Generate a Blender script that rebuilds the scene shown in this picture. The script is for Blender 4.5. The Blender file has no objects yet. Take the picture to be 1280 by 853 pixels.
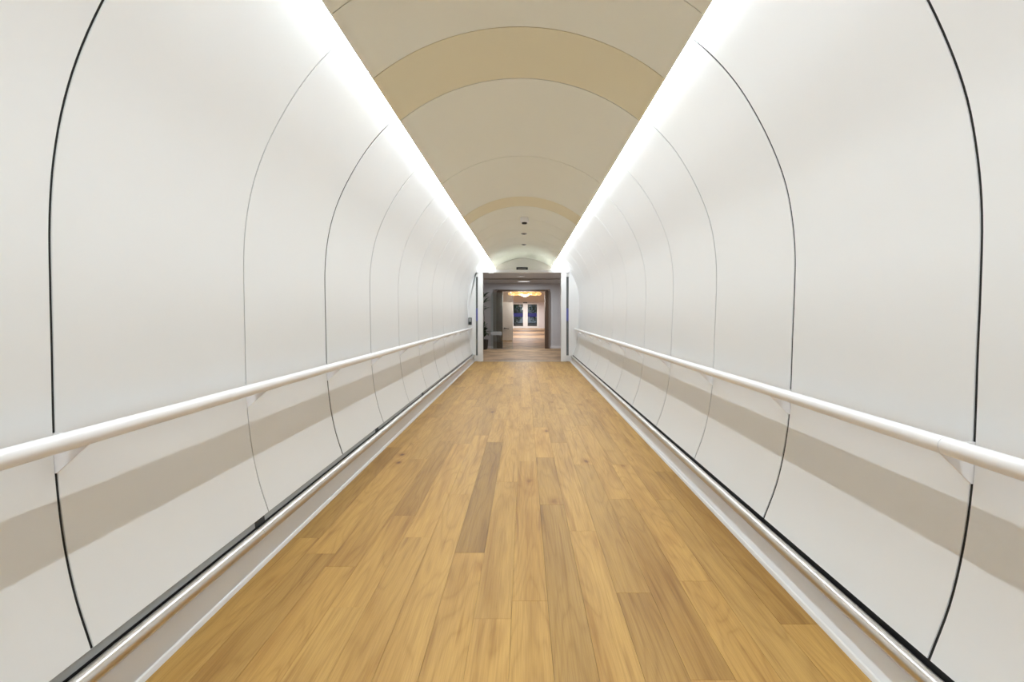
import bpy, bmesh, math, random
from mathutils import Vector

random.seed(11)
S = bpy.context.scene
COL = S.collection

# ------------------------------------------------------------------ camera, world, exposure
EYE = 1.29
FPX = 675.0
cam_d = bpy.data.cameras.new('camera')
cam = bpy.data.objects.new('camera', cam_d)
COL.objects.link(cam)
cam.location = (0, 0, EYE)
cam.rotation_euler = (math.radians(90), 0, 0)
cam_d.sensor_fit = 'HORIZONTAL'
cam_d.sensor_width = 36
cam_d.lens = 36 * FPX / 1280
cam_d.shift_x = -15.5 / 1280
cam_d.shift_y = -34.5 / 1280
cam_d.clip_start = 0.02
cam_d.clip_end = 300
S.camera = cam

w = bpy.data.worlds.new('world')
S.world = w
w.use_nodes = True
w.node_tree.nodes['Background'].inputs[0].default_value = (0.55, 0.62, 0.75, 1)
w.node_tree.nodes['Background'].inputs[1].default_value = 0.35

S.view_settings.view_transform = 'Standard'
S.view_settings.look = 'None'
S.view_settings.gamma = 1
S.view_settings.use_curve_mapping = False
S.view_settings.exposure = 0.0

COVE = 154.0            # radiance of the cove diffusers

# ------------------------------------------------------------------ materials
def mat(name, col, rough=0.5, metal=0.0, bump=0.0, bscale=60, vary=0.0, vscale=3, spec=0.5,
        emit=None, estr=0.0, trans=0.0, alpha=1.0, coat=0.0):
    m = bpy.data.materials.new(name)
    m.use_nodes = True
    nt = m.node_tree
    b = nt.nodes['Principled BSDF']
    b.inputs['Base Color'].default_value = (*col, 1)
    b.inputs['Roughness'].default_value = rough
    b.inputs['Metallic'].default_value = metal
    b.inputs['Specular IOR Level'].default_value = spec
    b.inputs['Transmission Weight'].default_value = trans
    b.inputs['Alpha'].default_value = alpha
    b.inputs['Coat Weight'].default_value = coat
    if emit:
        b.inputs['Emission Color'].default_value = (*emit, 1)
        b.inputs['Emission Strength'].default_value = estr
    tc = nt.nodes.new('ShaderNodeTexCoord')
    if vary:
        n = nt.nodes.new('ShaderNodeTexNoise')
        n.inputs['Scale'].default_value = vscale
        n.inputs['Detail'].default_value = 4
        nt.links.new(tc.outputs['Object'], n.inputs['Vector'])
        mx = nt.nodes.new('ShaderNodeMix')
        mx.data_type = 'RGBA'
        mx.inputs['A'].default_value = (*[c * (1 - vary) for c in col], 1)
        mx.inputs['B'].default_value = (*[min(1, c * (1 + vary)) for c in col], 1)
        nt.links.new(n.outputs['Fac'], mx.inputs['Factor'])
        nt.links.new(mx.outputs['Result'], b.inputs['Base Color'])
    if bump:
        n2 = nt.nodes.new('ShaderNodeTexNoise')
        n2.inputs['Scale'].default_value = bscale
        nt.links.new(tc.outputs['Object'], n2.inputs['Vector'])
        bp = nt.nodes.new('ShaderNodeBump')
        bp.inputs['Strength'].default_value = bump
        bp.inputs['Distance'].default_value = 0.002
        nt.links.new(n2.outputs['Fac'], bp.inputs['Height'])
        nt.links.new(bp.outputs['Normal'], b.inputs['Normal'])
    return m

M = {}
M['panel'] = mat('wall_panel_white', (0.855, 0.86, 0.86), 0.42, bump=0.02, bscale=25, vary=0.006, spec=0.4)
M['ceil'] = mat('ceiling_panel_cream', (0.90, 0.90, 0.80), 0.55, vary=0.008, vscale=2)
M['tan'] = mat('ceiling_band_tan', (0.85, 0.785, 0.575), 0.55, vary=0.015, vscale=3)
M['black'] = mat('black_gasket', (0.006, 0.006, 0.007), 0.6, vary=0.1)
M['railwhite'] = mat('rail_white_coating', (0.90, 0.885, 0.885), 0.3, vary=0.005)
M['ring'] = mat('rail_joint_grey', (0.45, 0.44, 0.45), 0.4, vary=0.05)
M['steel'] = mat('brushed_steel', (0.64, 0.61, 0.58), 0.29, 1.0, vary=0.03, vscale=3)
M['grey'] = mat('grey_channel', (0.34, 0.345, 0.34), 0.45, 0.2, vary=0.05)
M['skirt'] = mat('skirting_grey_white', (0.84, 0.825, 0.82), 0.5, vary=0.015)
M['skirtbead'] = mat('skirting_bead_white', (0.80, 0.79, 0.775), 0.5, vary=0.01)
M['sub'] = mat('subfloor_dark', (0.10, 0.06, 0.03), 0.8, vary=0.1)
M['white'] = mat('door_frame_white', (0.86, 0.86, 0.86), 0.35, vary=0.006)
M['tymp'] = mat('tympanum_cream', (0.64, 0.60, 0.54), 0.55, vary=0.006)
M['lilac'] = mat('vestibule_paint_lilac_grey', (0.60, 0.575, 0.59), 0.6, vary=0.015)
M['lobbywall'] = mat('lobby_paint_pinkish_white', (0.80, 0.765, 0.78), 0.6, vary=0.01)
M['lobbyceil'] = mat('lobby_ceiling_paint', (0.74, 0.70, 0.71), 0.6, vary=0.01)
M['vestceil'] = mat('vestibule_ceiling_cool_grey', (0.62, 0.645, 0.69), 0.6, vary=0.01)
M['darkplastic'] = mat('dark_plastic', (0.02, 0.02, 0.022), 0.35, vary=0.1)
M['blue'] = mat('blue_film', (0.015, 0.02, 0.16), 0.4, vary=0.05)
M['bluepale'] = mat('blue_film_pale', (0.10, 0.11, 0.33), 0.4, vary=0.05)
M['frost'] = mat('frosted_film', (0.55, 0.53, 0.52), 0.6, vary=0.03, alpha=0.55)
M['glass'] = mat('clear_glass', (0.85, 0.92, 0.90), 0.02, trans=1.0, vary=0.005)
M['darkglass'] = mat('tinted_glass', (0.30, 0.34, 0.34), 0.05, trans=0.85, vary=0.02)
M['leaf'] = mat('dark_green_leaf', (0.022, 0.045, 0.018), 0.45, vary=0.35, vscale=12)
M['shrub'] = mat('garden_shrub_leaf', (0.10, 0.17, 0.07), 0.5, vary=0.4, vscale=4)
M['pot'] = mat('dark_planter', (0.03, 0.028, 0.026), 0.4, vary=0.15)
M['soil'] = mat('soil', (0.03, 0.02, 0.012), 0.9, vary=0.3, vscale=40)
M['amber'] = mat('amber_glass_lit', (0.9, 0.6, 0.25), 0.2, vary=0.05, emit=(1.0, 0.60, 0.22), estr=1.0)
M['pearl'] = mat('pearl_glass_lit', (0.95, 0.9, 0.8), 0.2, vary=0.03, emit=(1.0, 0.86, 0.66), estr=1.6)
M['brass'] = mat('brass', (0.65, 0.45, 0.18), 0.25, 1.0, vary=0.08)
M['paving'] = mat('outdoor_paving', (0.16, 0.16, 0.15), 0.8, vary=0.25, vscale=2)
M['lampface'] = mat('downlight_face', (1, 1, 1), 0.5, vary=0.005, emit=(0.92, 0.97, 1.0), estr=1.2)

def emitter(name, col, strength):
    m = bpy.data.materials.new(name)
    m.use_nodes = True
    nt = m.node_tree
    nt.nodes.clear()
    e = nt.nodes.new('ShaderNodeEmission')
    e.inputs[0].default_value = (*col, 1)
    e.inputs[1].default_value = strength
    o = nt.nodes.new('ShaderNodeOutputMaterial')
    nt.links.new(e.outputs[0], o.inputs[0])
    return m
M['cove'] = emitter('cove_diffuser_light', (0.862, 0.947, 1.012), COVE)

def node(nt, t, **kw):
    n = nt.nodes.new(t)
    for k, v in kw.items():
        setattr(n, k, v)
    return n

def make_oak():
    m = bpy.data.materials.new('oak_plank')
    m.use_nodes = True
    nt = m.node_tree
    L = nt.links
    b = nt.nodes['Principled BSDF']
    geo = node(nt, 'ShaderNodeNewGeometry')
    info = node(nt, 'ShaderNodeObjectInfo')
    # every plank samples its own spot of the timber
    off = node(nt, 'ShaderNodeVectorMath', operation='SCALE')
    cmb = node(nt, 'ShaderNodeCombineXYZ')
    m1 = node(nt, 'ShaderNodeMath', operation='MULTIPLY'); m1.inputs[1].default_value = 37.3
    m2 = node(nt, 'ShaderNodeMath', operation='MULTIPLY'); m2.inputs[1].default_value = 91.7
    L.new(info.outputs['Random'], m1.inputs[0]); L.new(info.outputs['Random'], m2.inputs[0])
    L.new(m1.outputs[0], cmb.inputs[0]); L.new(m2.outputs[0], cmb.inputs[1])
    L.new(m1.outputs[0], cmb.inputs[2])
    add = node(nt, 'ShaderNodeVectorMath', operation='ADD')
    L.new(geo.outputs['Position'], add.inputs[0]); L.new(cmb.outputs[0], add.inputs[1])

    def scaled(sx, sy, sz=1):
        v = node(nt, 'ShaderNodeVectorMath', operation='MULTIPLY')
        v.inputs[1].default_value = (sx, sy, sz)
        L.new(add.outputs[0], v.inputs[0])
        return v.outputs[0]

    def noise(vec, scale, detail=3, dist=0.0, rough=0.5):
        n = node(nt, 'ShaderNodeTexNoise')
        n.inputs['Scale'].default_value = scale
        n.inputs['Detail'].default_value = detail
        n.inputs['Distortion'].default_value = dist
        n.inputs['Roughness'].default_value = rough
        L.new(vec, n.inputs['Vector'])
        return n.outputs['Fac']

    def ramp(fac, stops):
        r = node(nt, 'ShaderNodeValToRGB')
        els = r.color_ramp.elements
        while len(els) > 1:
            els.remove(els[-1])
        els[0].position, els[0].color = stops[0][0], (*stops[0][1], 1)
        for p, c in stops[1:]:
            e = els.new(p); e.color = (*c, 1)
        L.new(fac, r.inputs[0])
        return r.outputs[0]

    def mult(a, c, fac=1.0):
        x = node(nt, 'ShaderNodeMix', data_type='RGBA', blend_type='MULTIPLY')
        x.inputs['Factor'].default_value = fac
        L.new(a, x.inputs['A']); L.new(c, x.inputs['B'])
        return x.outputs['Result']

    # growth rings: contour bands of a stretched noise give cathedral figure
    field = noise(scaled(5.0, 0.55), 1.0, 2, 0.35, 0.45)
    bands = node(nt, 'ShaderNodeMath', operation='MULTIPLY'); bands.inputs[1].default_value = 26.0
    L.new(field, bands.inputs[0])
    fr = node(nt, 'ShaderNodeMath', operation='PINGPONG'); fr.inputs[1].default_value = 1.0
    L.new(bands.outputs[0], fr.inputs[0])
    rings = ramp(fr.outputs[0], [(0.0, (0.87, 0.83, 0.76)), (0.35, (0.98, 0.975, 0.965)), (1.0, (1.03, 1.03, 1.03))])
    broad = ramp(noise(scaled(7, 0.7), 1.0, 3, 0.6), [(0.28, (0.76, 0.68, 0.55)), (0.5, (1, 1, 1)), (0.75, (1.13, 1.16, 1.22))])
    fibre = ramp(noise(scaled(230, 4.0), 1.0, 3, 0.1, 0.6), [(0.3, (0.78, 0.73, 0.66)), (0.62, (1.07, 1.07, 1.07))])
    # knots: sparse stretched cells
    vo = node(nt, 'ShaderNodeTexVoronoi')
    vo.inputs['Scale'].default_value = 1.0
    L.new(scaled(4.2, 2.0, 0.0), vo.inputs['Vector'])
    wob = noise(scaled(30, 14), 1.0, 2)
    wm = node(nt, 'ShaderNodeMath', operation='MULTIPLY_ADD'); wm.inputs[1].default_value = 0.09; wm.inputs[2].default_value = -0.045
    L.new(wob, wm.inputs[0])
    da = node(nt, 'ShaderNodeMath', operation='ADD')
    L.new(vo.outputs['Distance'], da.inputs[0]); L.new(wm.outputs[0], da.inputs[1])
    sep = node(nt, 'ShaderNodeSeparateColor')
    L.new(vo.outputs['Color'], sep.inputs[0])
    gate = node(nt, 'ShaderNodeMath', operation='LESS_THAN'); gate.inputs[1].default_value = 0.34
    L.new(sep.outputs[0], gate.inputs[0])
    kn = ramp(da.outputs[0], [(0.02, (0.22, 0.13, 0.07)), (0.06, (0.55, 0.42, 0.29)), (0.13, (0.86, 0.79, 0.68)), (0.28, (1, 1, 1))])
    base = node(nt, 'ShaderNodeMix', data_type='RGBA', blend_type='MULTIPLY')
    base.inputs['Factor'].default_value = 1.0
    rgb = node(nt, 'ShaderNodeRGB'); rgb.outputs[0].default_value = (0.42, 0.241, 0.062, 1)
    L.new(rgb.outputs[0], base.inputs['A']); L.new(info.outputs['Color'], base.inputs['B'])
    c = mult(base.outputs['Result'], broad, 0.9)
    streak = ramp(noise(scaled(26, 0.9), 1.0, 2, 0.4), [(0.30, (0.74, 0.66, 0.54)), (0.42, (1, 1, 1)), (0.66, (1, 1, 1)), (0.76, (1.12, 1.16, 1.24))])
    c = mult(c, streak, 0.8)
    c = mult(c, rings, 0.95)
    c = mult(c, fibre, 0.7)
    km = node(nt, 'ShaderNodeMix', data_type='RGBA', blend_type='MULTIPLY')
    L.new(gate.outputs[0], km.inputs['Factor'])
    L.new(c, km.inputs['A']); L.new(kn, km.inputs['B'])
    L.new(km.outputs['Result'], b.inputs['Base Color'])
    rr = node(nt, 'ShaderNodeMapRange')
    rr.inputs['To Min'].default_value = 0.44; rr.inputs['To Max'].default_value = 0.60
    L.new(noise(scaled(120, 3), 1.0, 3), rr.inputs['Value'])
    L.new(rr.outputs[0], b.inputs['Roughness'])
    b.inputs['Specular IOR Level'].default_value = 0.32
    bp = node(nt, 'ShaderNodeBump')
    bp.inputs['Strength'].default_value = 0.10; bp.inputs['Distance'].default_value = 0.001
    L.new(noise(scaled(230, 4.0), 1.0, 3), bp.inputs['Height'])
    L.new(bp.outputs['Normal'], b.inputs['Normal'])
    return m
M['oak'] = make_oak()

def make_wood_dark():
    m = mat('portal_dark_walnut', (0.075, 0.042, 0.026), 0.35)
    nt = m.node_tree; b = nt.nodes['Principled BSDF']
    tc = node(nt, 'ShaderNodeTexCoord'); mp = node(nt, 'ShaderNodeMapping')
    mp.inputs['Scale'].default_value = (30, 30, 1.5)
    n = node(nt, 'ShaderNodeTexNoise'); n.inputs['Scale'].default_value = 1; n.inputs['Detail'].default_value = 5
    r = node(nt, 'ShaderNodeValToRGB')
    r.color_ramp.elements[0].position = 0.3; r.color_ramp.elements[0].color = (0.05, 0.027, 0.016, 1)
    r.color_ramp.elements[1].position = 0.7; r.color_ramp.elements[1].color = (0.13, 0.075, 0.045, 1)
    nt.links.new(tc.outputs['Object'], mp.inputs[0]); nt.links.new(mp.outputs[0], n.inputs['Vector'])
    nt.links.new(n.outputs['Fac'], r.inputs[0]); nt.links.new(r.outputs[0], b.inputs['Base Color'])
    return m
M['walnut'] = make_wood_dark()
M['casing'] = mat('portal_casing_grey_brown', (0.22, 0.175, 0.15), 0.35, vary=0.1, vscale=8)

def make_lobby_floor():
    m = mat('lobby_floor_mottled_brown', (0.3, 0.2, 0.12), 0.6)
    nt = m.node_tree; b = nt.nodes['Principled BSDF']
    g = node(nt, 'ShaderNodeNewGeometry')
    n = node(nt, 'ShaderNodeTexNoise'); n.inputs['Scale'].default_value = 1.3; n.inputs['Detail'].default_value = 7
    n.inputs['Roughness'].default_value = 0.65
    r = node(nt, 'ShaderNodeValToRGB')
    e = r.color_ramp.elements
    e[0].position = 0.33; e[0].color = (0.23, 0.14, 0.075, 1)
    e[1].position = 0.62; e[1].color = (0.55, 0.35, 0.19, 1)
    nt.links.new(g.outputs['Position'], n.inputs['Vector'])
    nt.links.new(n.outputs['Fac'], r.inputs[0]); nt.links.new(r.outputs[0], b.inputs['Base Color'])
    return m
M['lobbyfloor'] = make_lobby_floor()

# ------------------------------------------------------------------ helpers
def link(name, me, m, parent=None, smooth=False):
    if m is not None and not me.materials:
        me.materials.append(m)
    if smooth:
        for p in me.polygons:
            p.use_smooth = True
    o = bpy.data.objects.new(name, me)
    COL.objects.link(o)
    if parent is not None:
        o.parent = parent
    return o

def from_bm(name, bm, m, parent=None, smooth=False):
    bmesh.ops.recalc_face_normals(bm, faces=bm.faces[:])
    me = bpy.data.meshes.new(name)
    bm.to_mesh(me); bm.free()
    return link(name, me, m, parent, smooth)

def tag(o, label=None, cat=None, group=None, kind=None):
    if label: o['label'] = label
    if cat: o['category'] = cat
    if group: o['group'] = group
    if kind: o['kind'] = kind
    return o

def empty(name, loc, label=None, cat=None, group=None, kind=None):
    o = bpy.data.objects.new(name, None)
    o.empty_display_size = 0.1
    o.location = loc
    COL.objects.link(o)
    return tag(o, label, cat, group, kind)

def P(bm, prof, y0, y1, o=(0, 0, 0)):
    """closed polygon prof [(x, z)] swept from y0 to y1"""
    a = [bm.verts.new((x - o[0], y0 - o[1], z - o[2])) for x, z in prof]
    b = [bm.verts.new((x - o[0], y1 - o[1], z - o[2])) for x, z in prof]
    n = len(prof)
    for i in range(n):
        j = (i + 1) % n
        bm.faces.new((a[i], a[j], b[j], b[i]))
    bm.faces.new(a); bm.faces.new(b[::-1])

def prism(name, prof, y0, y1, m, parent=None, smooth=False):
    bm = bmesh.new()
    off = parent_off(parent)
    P(bm, prof, y0, y1, off)
    return from_bm(name, bm, m, parent, smooth)

def parent_off(parent):
    v = Vector((0, 0, 0))
    while parent is not None:
        v = v + parent.location
        parent = parent.parent
    return v

def sweep_strip(name, outer, inner, y0, y1, m, parent=None):
    """slab between two open profiles, faces smooth along the curve, edges flat"""
    off = parent_off(parent)
    bm = bmesh.new()
    n = len(outer)
    def row(pr, y):
        return [bm.verts.new((x - off[0], y - off[1], z - off[2])) for x, z in pr]
    f0, f1 = row(inner, y0), row(inner, y1)
    g0, g1 = row(outer, y0), row(outer, y1)
    sm = []
    for i in range(n - 1):
        sm.append(bm.faces.new((f0[i], f0[i + 1], f1[i + 1], f1[i])))
        sm.append(bm.faces.new((g0[i], g1[i], g1[i + 1], g0[i + 1])))
    for A, B in ((f0, g0), (f1, g1)):
        for i in range(n - 1):
            bm.faces.new((A[i], B[i], B[i + 1], A[i + 1]))
    bm.faces.new((f0[0], f1[0], g1[0], g0[0]))
    bm.faces.new((f0[-1], f1[-1], g1[-1], g0[-1]))
    for f in sm:
        f.smooth = True
    for e in bm.edges:
        if len(e.link_faces) == 2 and (e.link_faces[0].smooth != e.link_faces[1].smooth):
            e.smooth = False
    o = from_bm(name, bm, m, parent)
    return o

def boxm(bm, x0, x1, y0, y1, z0, z1, o=(0, 0, 0), ch=0.0):
    r = bmesh.ops.create_cube(bm, size=1.0)
    vs = r['verts']
    for v in vs:
        v.co = Vector(((x0 + x1) / 2 + v.co.x * (x1 - x0) - o[0],
                       (y0 + y1) / 2 + v.co.y * (y1 - y0) - o[1],
                       (z0 + z1) / 2 + v.co.z * (z1 - z0) - o[2]))
    if ch:
        es = list({e for v in vs for e in v.link_edges})
        bmesh.ops.bevel(bm, geom=es, offset=ch, segments=2, affect='EDGES', profile=0.5)

def box(name, x0, x1, y0, y1, z0, z1, m, parent=None, ch=0.0):
    bm = bmesh.new()
    boxm(bm, x0, x1, y0, y1, z0, z1, parent_off(parent), ch)
    return from_bm(name, bm, m, parent)

def tube(name, pts, r, m, parent=None, seg=20, cap=True):
    """tube of radius r (or list) through points"""
    off = parent_off(parent)
    bm = bmesh.new()
    pts = [Vector(p) - off for p in pts]
    rs = r if isinstance(r, (list, tuple)) else [r] * len(pts)
    rings = []
    for i, p in enumerate(pts):
        t = (pts[min(i + 1, len(pts) - 1)] - pts[max(i - 1, 0)]).normalized()
        u = t.cross(Vector((0, 0, 1)))
        if u.length < 1e-4:
            u = Vector((1, 0, 0))
        u.normalize(); v = t.cross(u)
        rings.append([bm.verts.new(p + (u * math.cos(a) + v * math.sin(a)) * rs[i])
                      for a in (2 * math.pi * k / seg for k in range(seg))])
    for A, B in zip(rings, rings[1:]):
        for k in range(seg):
            f = bm.faces.new((A[k], A[(k + 1) % seg], B[(k + 1) % seg], B[k])); f.smooth = True
    if cap:
        bm.faces.new(rings[0][::-1]); bm.faces.new(rings[-1])
    for e in bm.edges:
        if len(e.link_faces) == 2 and (e.link_faces[0].smooth != e.link_faces[1].smooth):
            e.smooth = False
    return from_bm(name, bm, m, parent)

def lathe(name, prof, centre, m, parent=None, seg=24, smooth=True):
    off = parent_off(parent)
    bm = bmesh.new()
    c = Vector(centre) - off
    rings = []
    for r, z in prof:
        if r < 1e-5:
            rings.append([bm.verts.new(c + Vector((0, 0, z)))])
        else:
            rings.append([bm.verts.new(c + Vector((r * math.cos(2 * math.pi * k / seg), r * math.sin(2 * math.pi * k / seg), z)))
                          for k in range(seg)])
    for A, B in zip(rings, rings[1:]):
        for k in range(seg):
            j = (k + 1) % seg
            if len(A) == 1 and len(B) == 1: continue
            if len(A) == 1: bm.faces.new((A[0], B[j], B[k]))
            elif len(B) == 1: bm.faces.new((A[k], A[j], B[0]))
            else: bm.faces.new((A[k], A[j], B[j], B[k]))
    return from_bm(name, bm, m, parent, smooth)

def catmull(pts, n=5):
    out = []
    q = [tuple(2 * a - b for a, b in zip(pts[0], pts[1]))] + list(pts) + [tuple(2 * a - b for a, b in zip(pts[-1], pts[-2]))]
    for i in range(1, len(q) - 2):
        p0, p1, p2, p3 = [Vector(v) for v in q[i - 1:i + 3]]
        # centripetal parametrisation keeps the long flat part from bulging
        t0 = 0; t1 = t0 + (p1 - p0).length ** 0.5; t2 = t1 + (p2 - p1).length ** 0.5; t3 = t2 + (p3 - p2).length ** 0.5
        for k in range(n):
            t = t1 + (t2 - t1) * k / n
            A1 = p0 * ((t1 - t) / (t1 - t0)) + p1 * ((t - t0) / (t1 - t0))
            A2 = p1 * ((t2 - t) / (t2 - t1)) + p2 * ((t - t1) / (t2 - t1))
            A3 = p2 * ((t3 - t) / (t3 - t2)) + p3 * ((t - t2) / (t3 - t2))
            B1 = A1 * ((t2 - t) / (t2 - t0)) + A2 * ((t - t0) / (t2 - t0))
            B2 = A2 * ((t3 - t) / (t3 - t1)) + A3 * ((t - t1) / (t3 - t1))
            out.append(tuple(B1 * ((t2 - t) / (t2 - t1)) + B2 * ((t - t1) / (t2 - t1))))
    out.append(tuple(pts[-1]))
    return out

def offset(prof, d):
    """shift an open profile outwards (away from the tunnel axis) by d"""
    res = []
    for i, p in enumerate(prof):
        a = Vector(prof[max(i - 1, 0)]); b = Vector(prof[min(i + 1, len(prof) - 1)])
        t = (b - a).normalized(); nrm = Vector((t.y, -t.x))
        c = Vector(p) - Vector((0, EYE + 0.3))
        if nrm.dot(c) < 0: nrm = -nrm
        res.append((p[0] + nrm.x * d, p[1] + nrm.y * d))
    return res

# ------------------------------------------------------------------ tunnel section (heights relative to the eye are lifted to the floor)
LEFT = [(-0.900, 1.562), (-0.978, 1.504), (-1.110, 1.375), (-1.228, 1.225), (-1.340, 1.040), (-1.425, 0.860), (-1.480, 0.690), (-1.515, 0.500),
        (-1.528, 0.310), (-1.526, 0.09), (-1.521, -0.122), (-1.515, -0.388), (-1.504, -0.560), (-1.481, -0.746), (-1.443, -0.92), (-1.392, -1.079)]
RIGHT = [(0.832, 1.557), (0.911, 1.499), (1.048, 1.375), (1.167, 1.232), (1.280, 1.045), (1.367, 0.860), (1.425, 0.690), (1.459, 0.500),
         (1.4725, 0.320), (1.468, 0.09), (1.459, -0.122), (1.449, -0.40), (1.439, -0.565), (1.412, -0.756), (1.368, -0.94), (1.302, -1.115)]
LEFT = catmull([(x, h + EYE) for x, h in LEFT], 4)
RIGHT = catmull([(x, h + EYE) for x, h in RIGHT], 4)
Y_BACK, Y_END, Y_TYMP = -4.26, 14.5, 17.2
SEAMS = [1.74 + 1.2 * k for k in range(-5, 13)] + [Y_TYMP]

def x_at(prof, z):
    for (xa, za), (xb, zb) in zip(prof, prof[1:]):
        if (za - z) * (zb - z) <= 0 and za != zb:
            return xa + (xb - xa) * (z - za) / (zb - za)
    return prof[-1][0]

# gaps at the seams in millimetres, nearest first from the seam beside the camera
GAPS = {'left': {1.74: 13, 2.94: 9, 4.14: 24, 5.34: 20, 6.54: 20, 7.74: 20, 8.94: 26},
        'right': {1.74: 14, 2.94: 18, 4.14: 15, 5.34: 17, 6.54: 20, 7.74: 16, 8.94: 16}}

def build_wall(side, prof):
    shell_in = offset(prof, 0.0045)
    shell_out = offset(prof, 0.05)
    root = sweep_strip('wall_' + side, shell_out, shell_in, Y_BACK, Y_TYMP, M['black'])
    tag(root, 'curved white panelled wall on the %s of the tunnel with dark seams' % side, 'wall', kind='structure')
    out = offset(prof, 0.0042)
    for a, b in zip(SEAMS, SEAMS[1:]):
        ga = GAPS[side].get(round(a, 2), 18) / 2000
        gb = GAPS[side].get(round(b, 2), 18) / 2000
        sweep_strip('panel', out, prof, a + ga, b - (gb if b < Y_TYMP else 0), M['panel'], root)
    return root
wall_l = build_wall('left', LEFT)
wall_r = build_wall('right', RIGHT)

# ------------------------------------------------------------------ ceiling rafts
CX, CHALF, EDGE_H, CROWN_H = -0.034, 0.914, 1.467, 1.765
def raft_profile():
    sag = CROWN_H - EDGE_H + 0.018
    R = ((CHALF - 0.022) ** 2 + sag ** 2) / (2 * sag)
    zc = EYE + CROWN_H - R
    a1 = math.asin((CHALF - 0.022) / R)
    pts = []
    for k in range(33):
        a = -a1 + 2 * a1 * k / 32
        pts.append((CX + R * math.sin(a), zc + R * math.cos(a)))
    (xl, zl), (xr, zr) = pts[0], pts[-1]
    lip_l = [(xl - 0.022, zl + 0.018), (xl - 0.0195, zl + 0.006), (xl - 0.012, zl - 0.002)]
    lip_r = [(xr + 0.012, zr - 0.002), (xr + 0.0195, zr + 0.006), (xr + 0.022, zr + 0.018)]
    return lip_l + pts + lip_r
RAFT = raft_profile()
def raft_top(prof, d):
    n = len(prof)
    top = offset(prof, d)
    for i in range(3):
        top[i] = (prof[i][0] + (0.004 if i == 0 else 0.010), max(prof[0][1] + 0.006, prof[i][1] + 0.018))
        top[n - 1 - i] = (prof[n - 1 - i][0] - (0.004 if i == 0 else 0.010), max(prof[-1][1] + 0.006, prof[n - 1 - i][1] + 0.018))
    return top
RTOP = raft_top(RAFT, 0.014)

# roof shell above the rafts closes the tunnel
cz = EYE + 0.33
roof_in = [(CX + 1.56 * math.sin(a), EYE + 0.36 + 1.56 * math.cos(a)) for a in [math.radians(-40 + 80 * k / 24) for k in range(25)]]
roof_out = [(CX + 1.60 * math.sin(a), EYE + 0.36 + 1.60 * math.cos(a)) for a in [math.radians(-40 + 80 * k / 24) for k in range(25)]]
ceiling = sweep_strip('ceiling', roof_out, roof_in, Y_BACK, Y_TYMP, M['tymp'])
tag(ceiling, 'arched cream panelled ceiling with two tan bands above the tunnel', 'ceiling', kind='structure')
JOINTS = [(Y_BACK, 0), (-1.51, 1), (-0.78, 0), (1.2, 0), (2.608, 0), (3.323, 1), (4.051, 0), (6.05, 0), (8.15, 1), (8.88, 0),
          (10.08, 0), (11.28, 0), (12.48, 0), (13.68, 0), (15.4, 0), (Y_TYMP, 0)]
for (a, t), (b, _) in zip(JOINTS, JOINTS[1:]):
    g = 0.004 if b < 4.5 else 0.007
    o = sweep_strip('panel', RTOP, RAFT, a + g, b - (g if b < Y_TYMP else 0), M['tan'] if t else M['ceil'], ceiling)
    if t:
        o['label'] = 'narrow tan ceiling band'
# thin dark backing lines behind the raft joints
for (b, _) in JOINTS[1:-1]:
    up = offset(RAFT, 0.006)[3:-3]
    up2 = offset(RAFT, 0.010)[3:-3]
    sweep_strip('joint_strip', up2, up, b - 0.007, b + 0.007, M['black'], ceiling)

# ------------------------------------------------------------------ cove lights in the two slots
def cove(side, raft_edge, wallprof, sgn):
    z = raft_edge[1]
    # foot of the diffuser next to the wall
    wz = z + 0.030
    b = (x_at(wallprof[:8], wz) - sgn * 0.003, wz)
    a = (b[0] - sgn * 0.017, wz - 0.004)
    n = Vector((b[1] - a[1], -(b[0] - a[0]))).normalized()
    if n.y > 0: n = -n
    back = [(b[0] - n.x * 0.008, b[1] - n.y * 0.008), (a[0] - n.x * 0.008, a[1] - n.y * 0.008)]
    root = empty('cove_light', ((a[0] + b[0]) / 2, 0, a[1]),
                 'long white cove light strip in the slot between ceiling and %s wall' % side, 'light strip')
    for s0, s1 in zip(SEAMS, SEAMS[1:]):
        y0, y1 = s0 + 0.004, s1 - 0.004
        off = parent_off(root)
        bm = bmesh.new()
        vs = [bm.verts.new((p[0] - off[0], y - off[1], p[1] - off[2])) for p, y in ((a, y0), (b, y0), (b, y1), (a, y1))]
        f = bm.faces.new(vs)
        f.normal_update()
        if f.normal.z > 0: f.normal_flip()
        me = bpy.data.meshes.new('diffuser'); bm.to_mesh(me); bm.free()
        fr = [(p[0] - n.x * 0.0015, p[1] - n.y * 0.0015) for p in (a, b)]
        hs = prism('housing', fr + back, y0, y1, M['white'], root)
        link('diffuser', me, M['cove'], hs)
cove('left', RAFT[0], LEFT, -1)
cove('right', RAFT[-1], RIGHT, 1)

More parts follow.
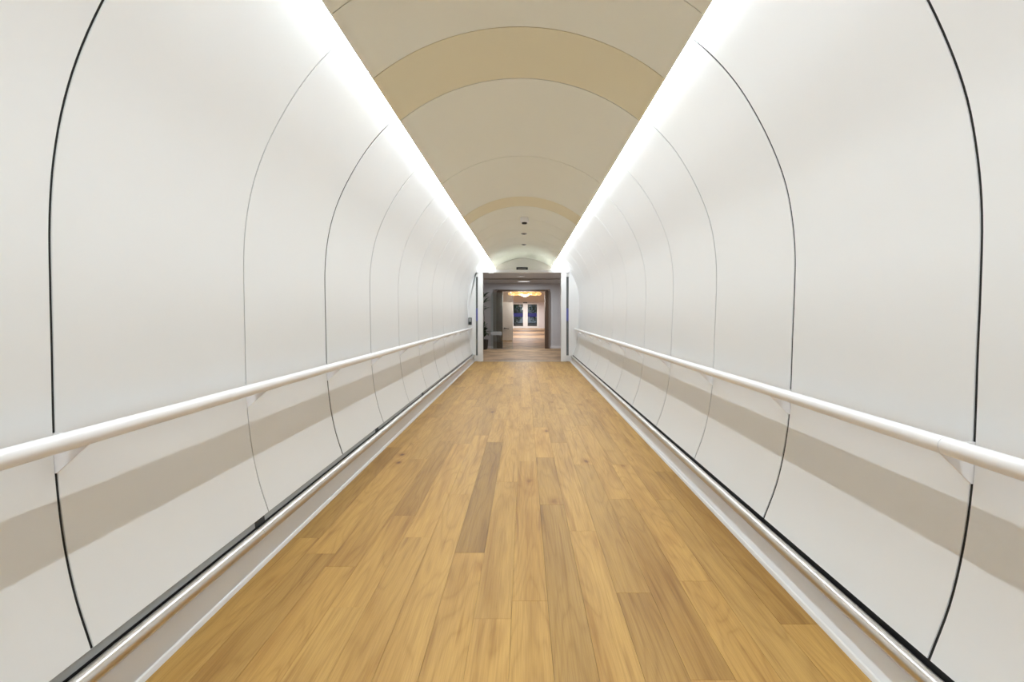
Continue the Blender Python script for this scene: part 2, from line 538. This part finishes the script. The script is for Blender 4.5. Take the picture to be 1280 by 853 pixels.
# ------------------------------------------------------------------ oak floor
FX0, FX1 = -1.335, 1.224
NCOL = 16
PW = (FX1 - FX0) / NCOL
floor = box('floor', FX0 - 0.05, FX1 + 0.05, Y_BACK, Y_END + 0.05, -0.10, -0.016, M['sub'])
tag(floor, 'long oak plank floor running down the middle of the tunnel', 'floor', kind='structure')
FORCED = {6: [(5.41, 2.91, 0.66)], 9: [(3.64, 1.0, 0.78)], 11: [(2.49, 0.6, 0.82)], 15: [(4.4, 2.24, 0.84), (2.24, 0.5, 1.10)],
          7: [(2.28, 0.4, 1.08)], 3: [(2.37, 0.5, 1.07)], 0: [(3.10, 1.1, 1.03), (5.2, 3.10, 0.86)], 1: [(2.9, 0.7, 0.87)],
          12: [(3.75, 1.9, 0.86)], 2: [(2.75, 0.9, 1.03)], 13: [(4.6, 2.6, 1.1)], 10: [(3.2, 1.2, 1.05)]}
def plank(c, y0, y1, tone):
    if y1 - y0 < 0.05: return
    xa, xb = FX0 + c * PW + 0.0004, FX0 + (c + 1) * PW - 0.0004
    ya, yb = y0 + 0.0004, y1 - 0.0004
    t, lo, ch = random.uniform(-0.0002, 0.0002), -0.015, 0.0005
    v = [(xa, ya, lo), (xb, ya, lo), (xb, yb, lo), (xa, yb, lo),
         (xa, ya, t - ch), (xb, ya, t - ch), (xb, yb, t - ch), (xa, yb, t - ch),
         (xa + ch, ya + ch, t), (xb - ch, ya + ch, t), (xb - ch, yb - ch, t), (xa + ch, yb - ch, t)]
    f = [(3, 2, 1, 0), (8, 9, 10, 11)] + [(k, (k + 1) % 4, 4 + (k + 1) % 4, 4 + k) for k in range(4)] + \
        [(4 + k, 4 + (k + 1) % 4, 8 + (k + 1) % 4, 8 + k) for k in range(4)]
    off = parent_off(floor)
    me = bpy.data.meshes.new('plank')
    me.from_pydata([(a - off[0], b - off[1], c_ - off[2]) for a, b, c_ in v], [], f)
    o = link('plank', me, M['oak'], floor)
    wv = random.uniform(-0.035, 0.035)
    dk = max(0.0, 1 - tone)
    o.color = (tone * (1 + wv * 0.4), tone * (1 - 0.12 * dk), tone * (1 - wv - 0.4 * dk), 1)
for c in range(NCOL):
    spans = sorted((b, a, t) for a, b, t in FORCED.get(c, []))
    y = Y_BACK
    cuts = []
    for b, a, t in spans + [(Y_END + 0.02, None, None)]:
        while y < b - 1e-6:
            ln = random.choice((1.2, 1.5, 1.8, 2.1, 2.4)) + random.uniform(-0.15, 0.15)
            e = y + ln
            if e > b - 0.5: e = b if b - y < 3.0 else y + (b - y) / 2
            cuts.append((y, min(e, b), random.choice((0.88, 0.94, 0.97, 1.0, 1.0, 1.02, 1.04, 1.07))))
            y = min(e, b)
        if a is not None:
            cuts.append((b, a, t)); y = a
    for y0, y1, t in cuts:
        plank(c, y0, y1, t)

# ------------------------------------------------------------------ skirtings, steel bumper rails, dark channels
def skirting(side, top, foot, sgn):
    prof = [top, foot, (foot[0] + sgn * 0.05, foot[1]), (top[0] + sgn * 0.03, top[1])]
    o = prism('baseboard_' + side, prof, Y_BACK, Y_END - 0.002, M['skirt'])
    tag(o, 'pale grey sloping skirting board along the %s edge of the oak floor' % side, 'skirting', kind='structure')
    bead = [(foot[0], foot[1] + 0.022), (foot[0] - sgn * 0.006, foot[1] + 0.018), (foot[0] - sgn * 0.010, foot[1] + 0.010), (foot[0] - sgn * 0.013, foot[1] + 0.0008), (foot[0] + sgn * 0.004, foot[1] + 0.0008), (foot[0] - sgn * 0.0, foot[1] + 0.020)]
    prism('bead', bead[:5], Y_BACK, Y_END - 0.002, M['skirtbead'], o)
    return o
skirting('left', (-1.392, EYE - 1.150), (-1.340, 0.0), -1)
skirting('right', (1.300, EYE - 1.170), (1.229, 0.0), 1)

def trim(n, prof, m, label):
    o = prism('trim_%d' % n, prof, Y_BACK, Y_END - 0.002, m)
    return tag(o, label, 'trim', kind='structure')
tl = trim(1, [(-1.394, EYE - 1.0805), (-1.3905, EYE - 1.109), (-1.402, EYE - 1.112), (-1.408, EYE - 1.0815)], M['grey'],
          'grey metal channel strip under the left wall panels')
trim(2, [(-1.400, EYE - 1.112), (-1.398, EYE - 1.149), (-1.43, EYE - 1.149), (-1.43, EYE - 1.112)], M['black'],
     'black recess strip behind the left steel bumper rail')
trim(3, [(1.3045, EYE - 1.1165), (1.306, EYE - 1.169), (1.335, EYE - 1.169), (1.335, EYE - 1.1165)], M['black'],
     'black recess strip under the right wall panels')
for d in (0.6, 2.84, 5.09, 7.37, 9.5):
    bm = bmesh.new()
    P(bm, [(-1.392, EYE - 1.0822), (-1.3885, EYE - 1.1085), (-1.3945, EYE - 1.1095), (-1.3965, EYE - 1.0825)], d - 0.05, d + 0.05)
    from_bm('joint_cover', bm, M['black'], tl)

def bumper(side, x, z, joints):
    root = empty('bumper_rail', (x, 0, z), 'shiny steel bumper tube running low along the %s wall above the skirting' % side, 'bumper rail')
    cuts = [Y_BACK] + joints + [Y_END - 0.01]
    for a, b in zip(cuts, cuts[1:]):
        tube('tube', [(x, a + 0.0012, z), (x, b - 0.0012, z)], 0.0300, M['steel'], root, 24)
    for j in joints:
        tube('joint_sleeve', [(x, j - 0.03, z), (x, j + 0.03, z)], 0.0288, M['grey'], root, 20)
    sg = -1 if x < 0 else 1
    for k in range(-3, 12):
        y = 1.74 + 1.2 * k + 0.6
        tube('mount', [(x + sg * 0.018, y, z), (x + sg * 0.05, y, z)], 0.008, M['steel'], root, 10)
    return root
bumper('left', -1.359, EYE - 1.134, [0.5, 2.77, 5.2, 8.2, 11.2])
bumper('right', 1.268, EYE - 1.152, [-0.4, 4.6, 7.6, 10.6])

# ------------------------------------------------------------------ white handrails on triangular brackets
def handrail(side, x, z, prof, tip, joints, sgn):
    root = empty('handrail', (x, 0, z), 'white round handrail on triangular brackets fixed to the %s wall' % side, 'handrail')
    r = 0.029
    cuts = [Y_BACK + 0.05] + joints + [Y_END - 0.06]
    for a, b in zip(cuts, cuts[1:]):
        tube('tube', [(x, a + (0.0015 if a in joints else 0), z), (x, b - (0.0015 if b in joints else 0), z)], r, M['railwhite'], root, 28)
    for j in joints:
        tube('joint_ring', [(x, j - 0.004, z), (x, j + 0.004, z)], r - 0.0012, M['ring'], root, 28)
    # rounded end cap
    e = Y_END - 0.06
    tube('end_cap', [(x, e, z), (x, e + 0.012, z), (x, e + 0.024, z), (x, e + 0.029, z)], [r, r * 0.9, r * 0.6, r * 0.15], M['railwhite'], root, 20)
    bm = bmesh.new()
    xw0, xw1 = x_at(prof, z + 0.0), x_at(prof, EYE + tip)
    tri = [(xw0 + sgn * 0.004, z + 0.012), (xw1 + sgn * 0.004, EYE + tip), (xw1 - sgn * 0.004, EYE + tip + 0.0005),
           (x - sgn * 0.021, z - 0.021), (x - sgn * 0.016, z - 0.012), (x + sgn * 0.01, z + 0.012)]
    off = parent_off(root)
    P(bm, tri, -0.004, 0.004, off)
    bmesh.ops.recalc_face_normals(bm, faces=bm.faces[:])
    me = bpy.data.meshes.new('bracket'); bm.to_mesh(me); bm.free()
    for s in SEAMS[1:-1]:
        if s < Y_END:
            o = link('bracket', me, M['railwhite'], root)
            o.location = (0, s, 0)
handrail('left', -1.420, EYE - 0.3976, LEFT, -0.515, [-2.0, 6.6, 10.1], -1)
handrail('right', 1.356, EYE - 0.4265, RIGHT, -0.549, [1.735, 6.5, 10.2], 1)

# ------------------------------------------------------------------ end of the tunnel: white screen with the sliding door frame
HZ = EYE + 1.165        # top of the screen and header
def end_screen(side, prof, xin, sgn):
    pts = [p for p in prof if -1.08 < p[1] - EYE < 1.16]
    pts = [(x_at(prof, HZ), HZ)] + [(x - sgn * 0.0005, z) for x, z in pts] + [(prof[-1][0], prof[-1][1]), (prof[-1][0] - sgn * 0.0, 0.002)]
    poly = pts + [(xin, 0.002), (xin, HZ)]
    o = prism('wall_end_' + side, poly, Y_END, Y_END + 0.06, M['white'])
    return tag(o, 'white end screen beside the sliding doors, %s of the opening' % side, 'wall', kind='structure')
end_screen('left', LEFT, -1.303, -1)
end_screen('right', RIGHT, 1.190, 1)

door1 = empty('door_1', (0, Y_END, 0), 'white framed automatic sliding doors standing open at the tunnel end', 'door', kind='structure')
box('post', -1.248, -1.113, Y_END - 0.05, Y_END + 0.13, 0.001, HZ - 0.001, M['white'], door1, 0.004)
box('post', 0.984, 1.122, Y_END - 0.05, Y_END + 0.13, 0.001, HZ - 0.001, M['white'], door1, 0.004)
box('header', -1.300, 1.187, Y_END - 0.06, Y_END + 0.14, EYE + 1.092, HZ, M['white'], door1, 0.004)
box('threshold', -1.11, 0.98, Y_END + 0.021, Y_END + 0.12, -0.004, 0.004, M['grey'], door1, 0.001)
for x0, x1 in ((-1.302, -1.249), (1.123, 1.189)):
    lf = box('door_leaf', x0, x1, Y_END + 0.02, Y_END + 0.032, 0.16, EYE + 0.985, M['darkglass'], door1)
    box('leaf_bottom_rail', x0, x1, Y_END + 0.015, Y_END + 0.037, 0.004, 0.16, M['white'], door1)
    box('leaf_top_rail', x0, x1, Y_END + 0.015, Y_END + 0.037, EYE + 0.985, EYE + 1.09, M['white'], door1)
    box('blue_marker', x0 + 0.002, x1 - 0.002, Y_END + 0.0165, Y_END + 0.0195, EYE - 0.20, EYE + 0.14, M['bluepale'], lf)['label'] = 'blue safety film on the glass'

# sensor above the door, small safety sensor, card reader
sn = empty('door_sensor', (0.0, Y_END - 0.02, HZ), 'black motion sensor box on top of the white door header', 'sensor')
bm = bmesh.new(); boxm(bm, -0.215, 0.095, Y_END - 0.05, Y_END + 0.02, HZ + 0.004, HZ + 0.076, parent_off(sn), 0.012)
hs = from_bm('housing', bm, M['darkplastic'], sn)
box('lens', -0.17, 0.05, Y_END - 0.0525, Y_END - 0.0485, HZ + 0.024, HZ + 0.034, M['grey'], hs)
box('base', -0.19, 0.07, Y_END - 0.04, Y_END + 0.01, HZ + 0.0005, HZ + 0.005, M['darkplastic'], sn)
s2 = empty('safety_sensor', (-0.88, Y_END - 0.06, EYE + 1.10), 'small white safety sensor under the left end of the door header', 'sensor')
hs = box('housing', -0.95, -0.82, Y_END - 0.092, Y_END - 0.061, EYE + 1.07, EYE + 1.115, M['railwhite'], s2, 0.008)
box('lens', -0.92, -0.85, Y_END - 0.0935, Y_END - 0.0915, EYE + 1.078, EYE + 1.095, M['ring'], hs)
cr = empty('card_reader', (-1.455, Y_END, EYE - 0.2), 'small dark card reader on the white end screen above the left handrail end', 'card reader')
hs = box('housing', -1.500, -1.412, Y_END - 0.045, Y_END - 0.0005, EYE - 0.305, EYE - 0.115, M['darkplastic'], cr, 0.008)
box('face_plate', -1.490, -1.422, Y_END - 0.0475, Y_END - 0.0445, EYE - 0.225, EYE - 0.130, M['grey'], hs, 0.001)

# tympanum above the screen and the back end of the tunnel
arc = [(CX + 1.555 * math.sin(math.radians(a)), EYE + 0.36 + 1.555 * math.cos(math.radians(a))) for a in range(-62, 63, 4)]
ty = prism('wall_far', arc + [(1.40, HZ - 0.05), (-1.45, HZ - 0.05)], Y_TYMP + 0.001, Y_TYMP + 0.08, M['tymp'])
tag(ty, 'cream arched end wall above the sliding doors', 'wall', kind='structure')
wb = prism('wall_back', LEFT + [(-1.392, 0.0), (1.302, 0.0)] + RIGHT[::-1] + [(0.45, EYE + 1.88), (-0.03, EYE + 1.93), (-0.5, EYE + 1.88)], Y_BACK - 0.08, Y_BACK - 0.001, M['white'])
tag(wb, 'plain white wall closing the tunnel behind the viewer', 'wall', kind='structure')

# ceiling fittings
def crown_z():
    return EYE + CROWN_H
sd = empty('smoke_detector', (0.0, 9.93, crown_z()), 'white smoke detector with dark chamber on the ceiling beyond the tan band', 'smoke detector')
hs = lathe('base', [(0, 0.02), (0.075, 0.02), (0.078, -0.075), (0.070, -0.088), (0.0, -0.090)], (0, 9.93, crown_z() - 0.004), M['railwhite'], sd, 28)
lathe('chamber', [(0.048, -0.088), (0.048, -0.110), (0.038, -0.118), (0, -0.119)], (0, 9.93, crown_z() - 0.004), M['darkplastic'], hs, 24)
for y, lab in ((11.9, 'dark ceiling downlight between the white smoke detector and the farthest downlight'), (13.77, 'farthest and smallest dark ceiling downlight before the doors')):
    dl = empty('ceiling_downlight', (0, y, crown_z()), lab, 'downlight', 'dark downlights along the ceiling crown')
    lathe('trim_ring', [(0.062, 0.012), (0.066, -0.004), (0.062, -0.012), (0.050, -0.012), (0.046, 0.0)], (-0.01, y, crown_z() - 0.004), M['ring'], dl, 24)
    lathe('lens', [(0, -0.022), (0.03, -0.020), (0.048, -0.006), (0.05, 0.008)], (-0.01, y, crown_z() - 0.004), M['darkplastic'], dl, 24)

# ------------------------------------------------------------------ vestibule behind the doors
V_BACK = 19.9
VC = EYE + 1.106              # vestibule ceiling height
lf = box('floor_lobby', -4.2, 4.2, Y_END + 0.121, 52, -0.10, -0.001, M['lobbyfloor'])
tag(lf, 'mottled brown floor of the vestibule and lobby beyond the doors', 'floor', kind='structure')
def st(name, x0, x1, y0, y1, z0, z1, m, label, cat='wall'):
    return tag(box(name, x0, x1, y0, y1, z0, z1, m), label, cat, kind='structure')
st('wall_vestibule_left', -1.42, -1.36, Y_END + 0.14, Y_TYMP, 0, HZ - 0.06, M['lilac'], 'left side lining of the door box')
st('wall_vestibule_right', 1.25, 1.31, Y_END + 0.14, Y_TYMP, 0, HZ - 0.06, M['lilac'], 'right side lining of the door box')
st('ceiling_vestibule', -1.42, 1.31, Y_END + 0.141, Y_TYMP, EYE + 1.106, HZ - 0.01, M['vestceil'], 'flat pale ceiling of the door box', 'ceiling')
tag(box('ceiling_bounce_board', -1.42, 1.31, Y_END + 0.141, Y_TYMP, HZ - 0.0095, HZ - 0.002, M['tymp']), 'added cream bounce board on top of the door box', 'ceiling', kind='structure')  # unseen board added to keep bluish bounce off the tympanum
st('wall_room_left', -2.46, -2.40, Y_TYMP + 0.081, V_BACK, 0, VC, M['lilac'], 'left wall of the vestibule room')
st('wall_room_right', 2.40, 2.46, Y_TYMP + 0.081, V_BACK, 0, VC, M['lilac'], 'right wall of the vestibule room')
st('wall_room_near_left', -2.40, -1.42, Y_TYMP, Y_TYMP + 0.08, 0, HZ - 0.06, M['lilac'], 'vestibule wall left of the door box')
st('wall_room_near_right', 1.31, 2.40, Y_TYMP, Y_TYMP + 0.08, 0, HZ - 0.06, M['lilac'], 'vestibule wall right of the door box')
st('ceiling_room', -2.46, 2.46, Y_TYMP + 0.081, V_BACK, VC, VC + 0.06, M['vestceil'], 'flat ceiling of the vestibule room', 'ceiling')
PXL, PXR, PZ = -1.15, 0.943, EYE + 0.884
st('wall_portal_left', -2.46, PXL, V_BACK, V_BACK + 0.25, 0, VC, M['lilac'], 'lilac grey wall left of the brown portal')
st('wall_portal_right', PXR, 2.46, V_BACK, V_BACK + 0.25, 0, VC, M['lilac'], 'lilac grey wall right of the brown portal')
st('wall_portal_over', PXL, PXR, V_BACK, V_BACK + 0.25, PZ, VC, M['lilac'], 'lilac grey wall over the brown portal')
tag(box('baseboard_room', PXR + 0.001, 2.39, V_BACK - 0.015, V_BACK - 0.0005, 0.0, 0.09, M['lobbywall'], None, 0.003), 'white baseboard right of the brown portal', 'skirting', kind='structure')
tag(box('baseboard_room_left', -2.39, PXL - 0.001, V_BACK - 0.015, V_BACK - 0.0005, 0.0, 0.09, M['lobbywall'], None, 0.003), 'white baseboard left of the brown portal', 'skirting', kind='structure')

portal = empty('portal_frame', (-0.1, V_BACK, 0), 'dark brown wooden portal frame with rounded top corners beyond the sliding doors', 'portal')
def rounded_u(xl, xr, zt, r, tl_, tr_, th, y0, y1, m, name, parent):
    o = [(xl, 0.001)]
    o += [(xl + r - r * math.cos(a), zt - r + r * math.sin(a)) for a in [math.pi / 2 * k / 6 for k in range(7)]]
    o += [(xr - r + r * math.sin(a), zt - r + r * math.cos(a)) for a in [math.pi / 2 * k / 6 for k in range(7)]]
    o += [(xr, 0.001), (xr - tr_, 0.001)]
    ri = max(0.02, r - 0.05)
    o += [(xr - tr_, zt - th), (xl + tl_, zt - th), (xl + tl_, 0.001)]
    return prism(name, o, y0, y1, m, parent)
rounded_u(PXL + 0.002, PXR - 0.002, PZ - 0.002, 0.13, 0.13, 0.05, 0.03, V_BACK - 0.05, V_BACK + 0.30, M['casing'], 'casing', portal)
rounded_u(PXL + 0.132, PXR - 0.052, PZ - 0.032, 0.06, 0.21, 0.135, 0.035, V_BACK - 0.03, V_BACK + 0.30, M['walnut'], 'lining', portal)

gl = empty('glass_screen', (-0.8, V_BACK - 0.25, 0), 'clear glass screen with a frosted band in front of the left brown jamb', 'glass screen')
box('pane', -1.22, -0.425, V_BACK - 0.256, V_BACK - 0.244, 0.012, 2.05, M['glass'], gl)
box('edge_strip', -0.4245, -0.415, V_BACK - 0.257, V_BACK - 0.243, 0.012, 2.05, M['frost'], gl)
box('frosted_band', -1.218, -0.82, V_BACK - 0.2595, V_BACK - 0.2565, 0.50, 0.63, M['frost'], gl)
box('floor_shoe', -1.22, -0.415, V_BACK - 0.265, V_BACK - 0.235, 0.0, 0.0115, M['grey'], gl)

# downlights of vestibule and lobby (fixture + its lamp)
def downlight(x, y, z, power, label, r=0.09, col=(1.0, 0.97, 0.95)):
    root = empty('recessed_downlight', (x, y, z), label, 'downlight', 'recessed downlights beyond the doors')
    lathe('trim_ring', [(r, -0.0005), (r + 0.02, -0.001), (r + 0.018, -0.010), (r, -0.012)], (x, y, z), M['white'], root, 24)
    lathe('face', [(0, -0.004), (r, -0.004)], (x, y, z), M['lampface'], root, 24, False)
    ld = bpy.data.lights.new('lamp', 'AREA'); ld.shape = 'DISK'; ld.size = r * 2; ld.energy = power; ld.color = col
    lo = bpy.data.objects.new('lamp', ld); COL.objects.link(lo)
    lo.parent = root; lo.location = (0, 0, -0.016)
downlight(-0.02, 18.6, VC, 42, 'round bright ceiling light in the vestibule in front of the brown portal', r=0.22, col=(0.88, 0.96, 1.0))
downlight(-0.1, 16.0, VC, 12, 'added fill light inside the door box ceiling', col=(0.95, 0.97, 1.0))  # lamp added to brighten the door box

# ------------------------------------------------------------------ lobby beyond the portal
LC = EYE + 0.99
L_END = 46.6
st('ceiling_lobby', -4.2, 4.2, V_BACK + 0.251, L_END, LC, LC + 0.06, M['lobbyceil'], 'flat pinkish ceiling of the lobby', 'ceiling')
st('wall_lobby_left', -4.26, -4.2, V_BACK + 0.251, L_END, 0, LC, M['lobbywall'], 'left wall of the lobby')
st('wall_lobby_right', 4.2, 4.26, V_BACK + 0.251, L_END, 0, LC, M['lobbywall'], 'right wall of the lobby')
st('wall_lobby_near_left', -4.2, -2.46, V_BACK + 0.19, V_BACK + 0.25, 0, LC, M['lobbywall'], 'near lobby wall left of the portal')
st('wall_lobby_near_right', 2.46, 4.2, V_BACK + 0.19, V_BACK + 0.25, 0, LC, M['lobbywall'], 'near lobby wall right of the portal')
DX0, DX1, DZ = -1.04, 1.26, EYE + 0.88
st('wall_lobby_end_left', -4.2, DX0, L_END, L_END + 0.2, 0, LC, M['lobbywall'], 'far lobby wall left of the glazed doors')
st('wall_lobby_end_right', DX1, 4.2, L_END, L_END + 0.2, 0, LC, M['lobbywall'], 'far lobby wall right of the glazed doors')
st('wall_lobby_end_over', DX0, DX1, L_END, L_END + 0.2, DZ, LC, M['lobbywall'], 'far lobby wall over the glazed doors')
door2 = empty('door_2', (0.1, L_END, 0), 'white double doors with tall glass panes and blue markers at the far end', 'door', kind='structure')
box('frame', DX0, DX0 + 0.07, L_END - 0.03, L_END + 0.12, 0.001, DZ, M['white'], door2, 0.004)
box('frame', DX1 - 0.07, DX1, L_END - 0.03, L_END + 0.12, 0.001, DZ, M['white'], door2, 0.004)
box('frame', DX0 + 0.0705, DX1 - 0.0705, L_END - 0.03, L_END + 0.12, DZ - 0.06, DZ, M['white'], door2, 0.004)
for x0, x1, ga, gb in ((DX0 + 0.072, 0.089, -0.95, -0.117), (0.092, DX1 - 0.072, 0.283, 1.084)):
    z0, z1 = 0.012, DZ - 0.062
    za, zb = EYE - 1.10, EYE + 0.787
    leaf = empty('door_leaf', (0, 0, 0)); leaf.parent = door2
    bm = bmesh.new(); off = parent_off(leaf)
    for a, b, c, d in ((x0, ga, z0, z1), (gb, x1, z0, z1), (ga, gb, z0, za), (ga, gb, zb, z1)):
        boxm(bm, a, b, L_END + 0.02, L_END + 0.065, c, d, off)
    from_bm('stile_frame', bm, M['white'], leaf)
    box('pane', ga, gb, L_END + 0.036, L_END + 0.048, za, zb, M['glass'], leaf)
    box('blue_marker', ga, gb, L_END + 0.030, L_END + 0.0355, EYE - 0.29, EYE + 0.03, M['blue'], leaf)['label'] = 'dark blue marker band on the glass'
    hx = 0.05 if x0 < 0 else 0.13
    tube('handle', [(hx, L_END + 0.018, 0.95), (hx, L_END - 0.03, 0.95), (hx, L_END - 0.03, 1.20), (hx, L_END + 0.018, 1.20)], 0.012, M['steel'], leaf, 10)
sn3 = empty('door_sensor', (0.07, L_END - 0.01, DZ + 0.03), 'tiny dark motion sensor over the far glazed doors', 'sensor')
hs = box('housing', -0.10, 0.24, L_END - 0.07, L_END - 0.001, DZ + 0.005, DZ + 0.085, M['darkplastic'], sn3, 0.012)
box('lens', -0.05, 0.19, L_END - 0.0725, L_END - 0.0695, DZ + 0.02, DZ + 0.05, M['grey'], hs)

# chandelier of amber glass close under the lobby ceiling
ch = empty('chandelier', (0.02, 24.6, LC), 'wide glowing amber glass chandelier under the lobby ceiling', 'chandelier')
lathe('ceiling_plate', [(0, -0.0005), (0.16, -0.0005), (0.16, -0.015), (0.12, -0.03), (0, -0.03)], (0.02, 24.6, LC), M['brass'], ch, 28)
tube('stem', [(0.02, 24.6, LC - 0.03), (0.02, 24.6, LC - 0.10)], 0.018, M['brass'], ch, 12)
lathe('bowl', [(0.0, -0.24), (0.09, -0.225), (0.16, -0.19), (0.20, -0.14), (0.205, -0.10), (0.19, -0.10), (0.15, -0.17), (0, -0.215)], (0.02, 24.6, LC), M['pearl'], ch, 28)
for ring, n, rr in ((0.40, 7, 0.13), (0.66, 11, 0.12)):
    for k in range(n):
        a = 2 * math.pi * (k + 0.3) / n
        ax, ay = 0.02 + ring * math.cos(a), 24.6 + ring * math.sin(a)
        arm = tube('arm', [(0.02 + 0.10 * math.cos(a), 24.6 + 0.10 * math.sin(a), LC - 0.022), (ax, ay, LC - 0.03)], 0.008, M['brass'], ch, 8)
        lathe('shade', [(0.03, -0.03), (0.07, -0.035), (rr, -0.075), (rr * 0.95, -0.11), (rr * 0.6, -0.155), (0, -0.17)], (ax, ay, LC), M['amber'], arm, 14)
ld = bpy.data.lights.new('lamp', 'POINT'); ld.energy = 34; ld.shadow_soft_size = 0.3; ld.color = (1.0, 0.92, 0.84)
lo = bpy.data.objects.new('lamp', ld); COL.objects.link(lo); lo.parent = ch; lo.location = (0, 0, -0.48)

LAB = {28: 'added fill light beyond the chandelier', 35: 'added fill light halfway down the lobby ceiling', 44.6: 'recessed downlight right in front of the far glazed doors'}
downlight(0.05, 30.0, LC, 110, LAB[28]); downlight(0.05, 36.5, LC, 120, LAB[35]); downlight(0.05, 44.6, LC, 110, LAB[44.6])  # first two lamps are added to brighten the lobby

# white cabinet screen left in the lobby
cb = empty('white_partition', (-1.0, 25.2, 0), 'white door-like partition with a dark lever handle at the left of the lobby', 'partition')
box('leaf', -1.75, -0.545, 25.2, 25.25, 0.03, EYE + 0.52, M['lobbywall'], cb, 0.004)
box('floor_reflection_strip', -1.75, -0.545, 25.19, 25.26, 0.0, 0.029, M['brass'], cb, 0.003)  # brass strip stands in for the floor's orange reflection
hs = tube('lever_handle', [(-0.93, 25.199, 0.60), (-0.93, 25.15, 0.60), (-0.72, 25.15, 0.575)], 0.016, M['darkplastic'], cb, 10)
lathe('rosette', [(0, -0.03), (0.03, -0.03), (0.03, 0.03), (0, 0.03)], (-0.93, 25.17, 0.60), M['darkplastic'], hs, 12)

# potted plant beside the portal
def leaf_mesh(ln, wd, bend, seed):
    rnd = random.Random(seed)
    me = bpy.data.meshes.new('leaf')
    v, f = [], []
    n = 6
    for i in range(n + 1):
        t = i / n
        ww = wd * math.sin(math.pi * min(1, 0.08 + t * 0.92)) ** 0.8 * (1 - 0.25 * t)
        z = ln * 0.55 * t - bend * t * t
        v += [(t * ln, -ww, z + ww * 0.25), (t * ln, 0, z), (t * ln, ww, z + ww * 0.25)]
    for i in range(n):
        a = i * 3
        f += [(a, a + 1, a + 4, a + 3), (a + 1, a + 2, a + 5, a + 4)]
    me.from_pydata(v, [], f)
    me.materials.append(M['leaf'])
    for p in me.polygons: p.use_smooth = True
    return me
def potted_plant(x, y, h, label, n, seed):
    rnd = random.Random(seed)
    root = empty('potted_plant', (x, y, 0), label, 'plant')
    lathe('pot', [(0, 0.0), (0.12, 0.0), (0.15, 0.05), (0.17, 0.34), (0.18, 0.36), (0.16, 0.36), (0.15, 0.31), (0, 0.31)], (x, y, 0), M['pot'], root, 24)
    lathe('soil', [(0, 0.325), (0.1505, 0.32)], (x, y, 0), M['soil'], root, 20, False)
    tube('stem', [(x, y, 0.32), (x + 0.02, y, 0.32 + (h - 0.32) * 0.5), (x - 0.02, y + 0.02, h * 0.96)], [0.022, 0.016, 0.008], M['pot'], root, 8)
    ms = [leaf_mesh(0.34, 0.055, 0.16, 1), leaf_mesh(0.27, 0.05, 0.08, 2), leaf_mesh(0.22, 0.04, 0.02, 3)]
    for k in range(n):
        t = k / (n - 1)
        z = (0.42 + (0.45 * rnd.random())) if k < n * 0.55 else h * (0.70 + 0.27 * rnd.random())
        o = link('leaf', ms[rnd.randrange(3)], None, root)
        o.location = (rnd.uniform(-0.02, 0.02), rnd.uniform(-0.02, 0.02), z)
        o.rotation_euler = (rnd.uniform(-0.3, 0.3), rnd.uniform(-0.5, 0.35), rnd.uniform(0, 6.28))
potted_plant(-1.46, 19.25, 1.95, 'tall dark leafy potted plant behind the left door post', 46, 5)

# garden outside the far doors
pv = box('ground_outside', -12, 12, 52.0005, 75, -0.10, -0.002, M['paving'])
tag(pv, 'grey paving outside the far glazed doors', 'ground', kind='structure')
def shrub(x, y, h, wd, label, seed):
    rnd = random.Random(seed)
    root = empty('garden_shrub', (x, y, 0), label, 'shrub', 'shrubs outside the far doors')
    tube('trunk', [(x, y, 0), (x + 0.05, y, h * 0.4), (x, y + 0.05, h * 0.8)], [0.06, 0.045, 0.02], M['pot'], root, 8)
    bm = bmesh.new()
    for k in range(900):
        a = rnd.uniform(0, 6.283); u = rnd.uniform(-1, 1); q = rnd.random() ** 0.4
        c = Vector((wd * q * math.sqrt(1 - u * u) * math.cos(a), wd * q * math.sqrt(1 - u * u) * math.sin(a), h * 0.55 + h * 0.48 * q * u))
        d1 = Vector((rnd.uniform(-1, 1), rnd.uniform(-1, 1), rnd.uniform(-1, 1))).normalized() * 0.11
        d2 = d1.orthogonal().normalized() * 0.05
        bm.faces.new([bm.verts.new(c + d1), bm.verts.new(c + d2), bm.verts.new(c - d1), bm.verts.new(c - d2)])
    me = bpy.data.meshes.new('foliage'); bm.to_mesh(me); bm.free()
    o = link('foliage', me, M['shrub'], root); o['kind'] = 'stuff'
shrub(-1.0, 54.5, 2.8, 0.95, 'bushy green shrub seen through the left glazed door pane', 3)
shrub(1.35, 54.8, 3.2, 1.05, 'bushy green shrub seen through the right glazed door pane', 4)
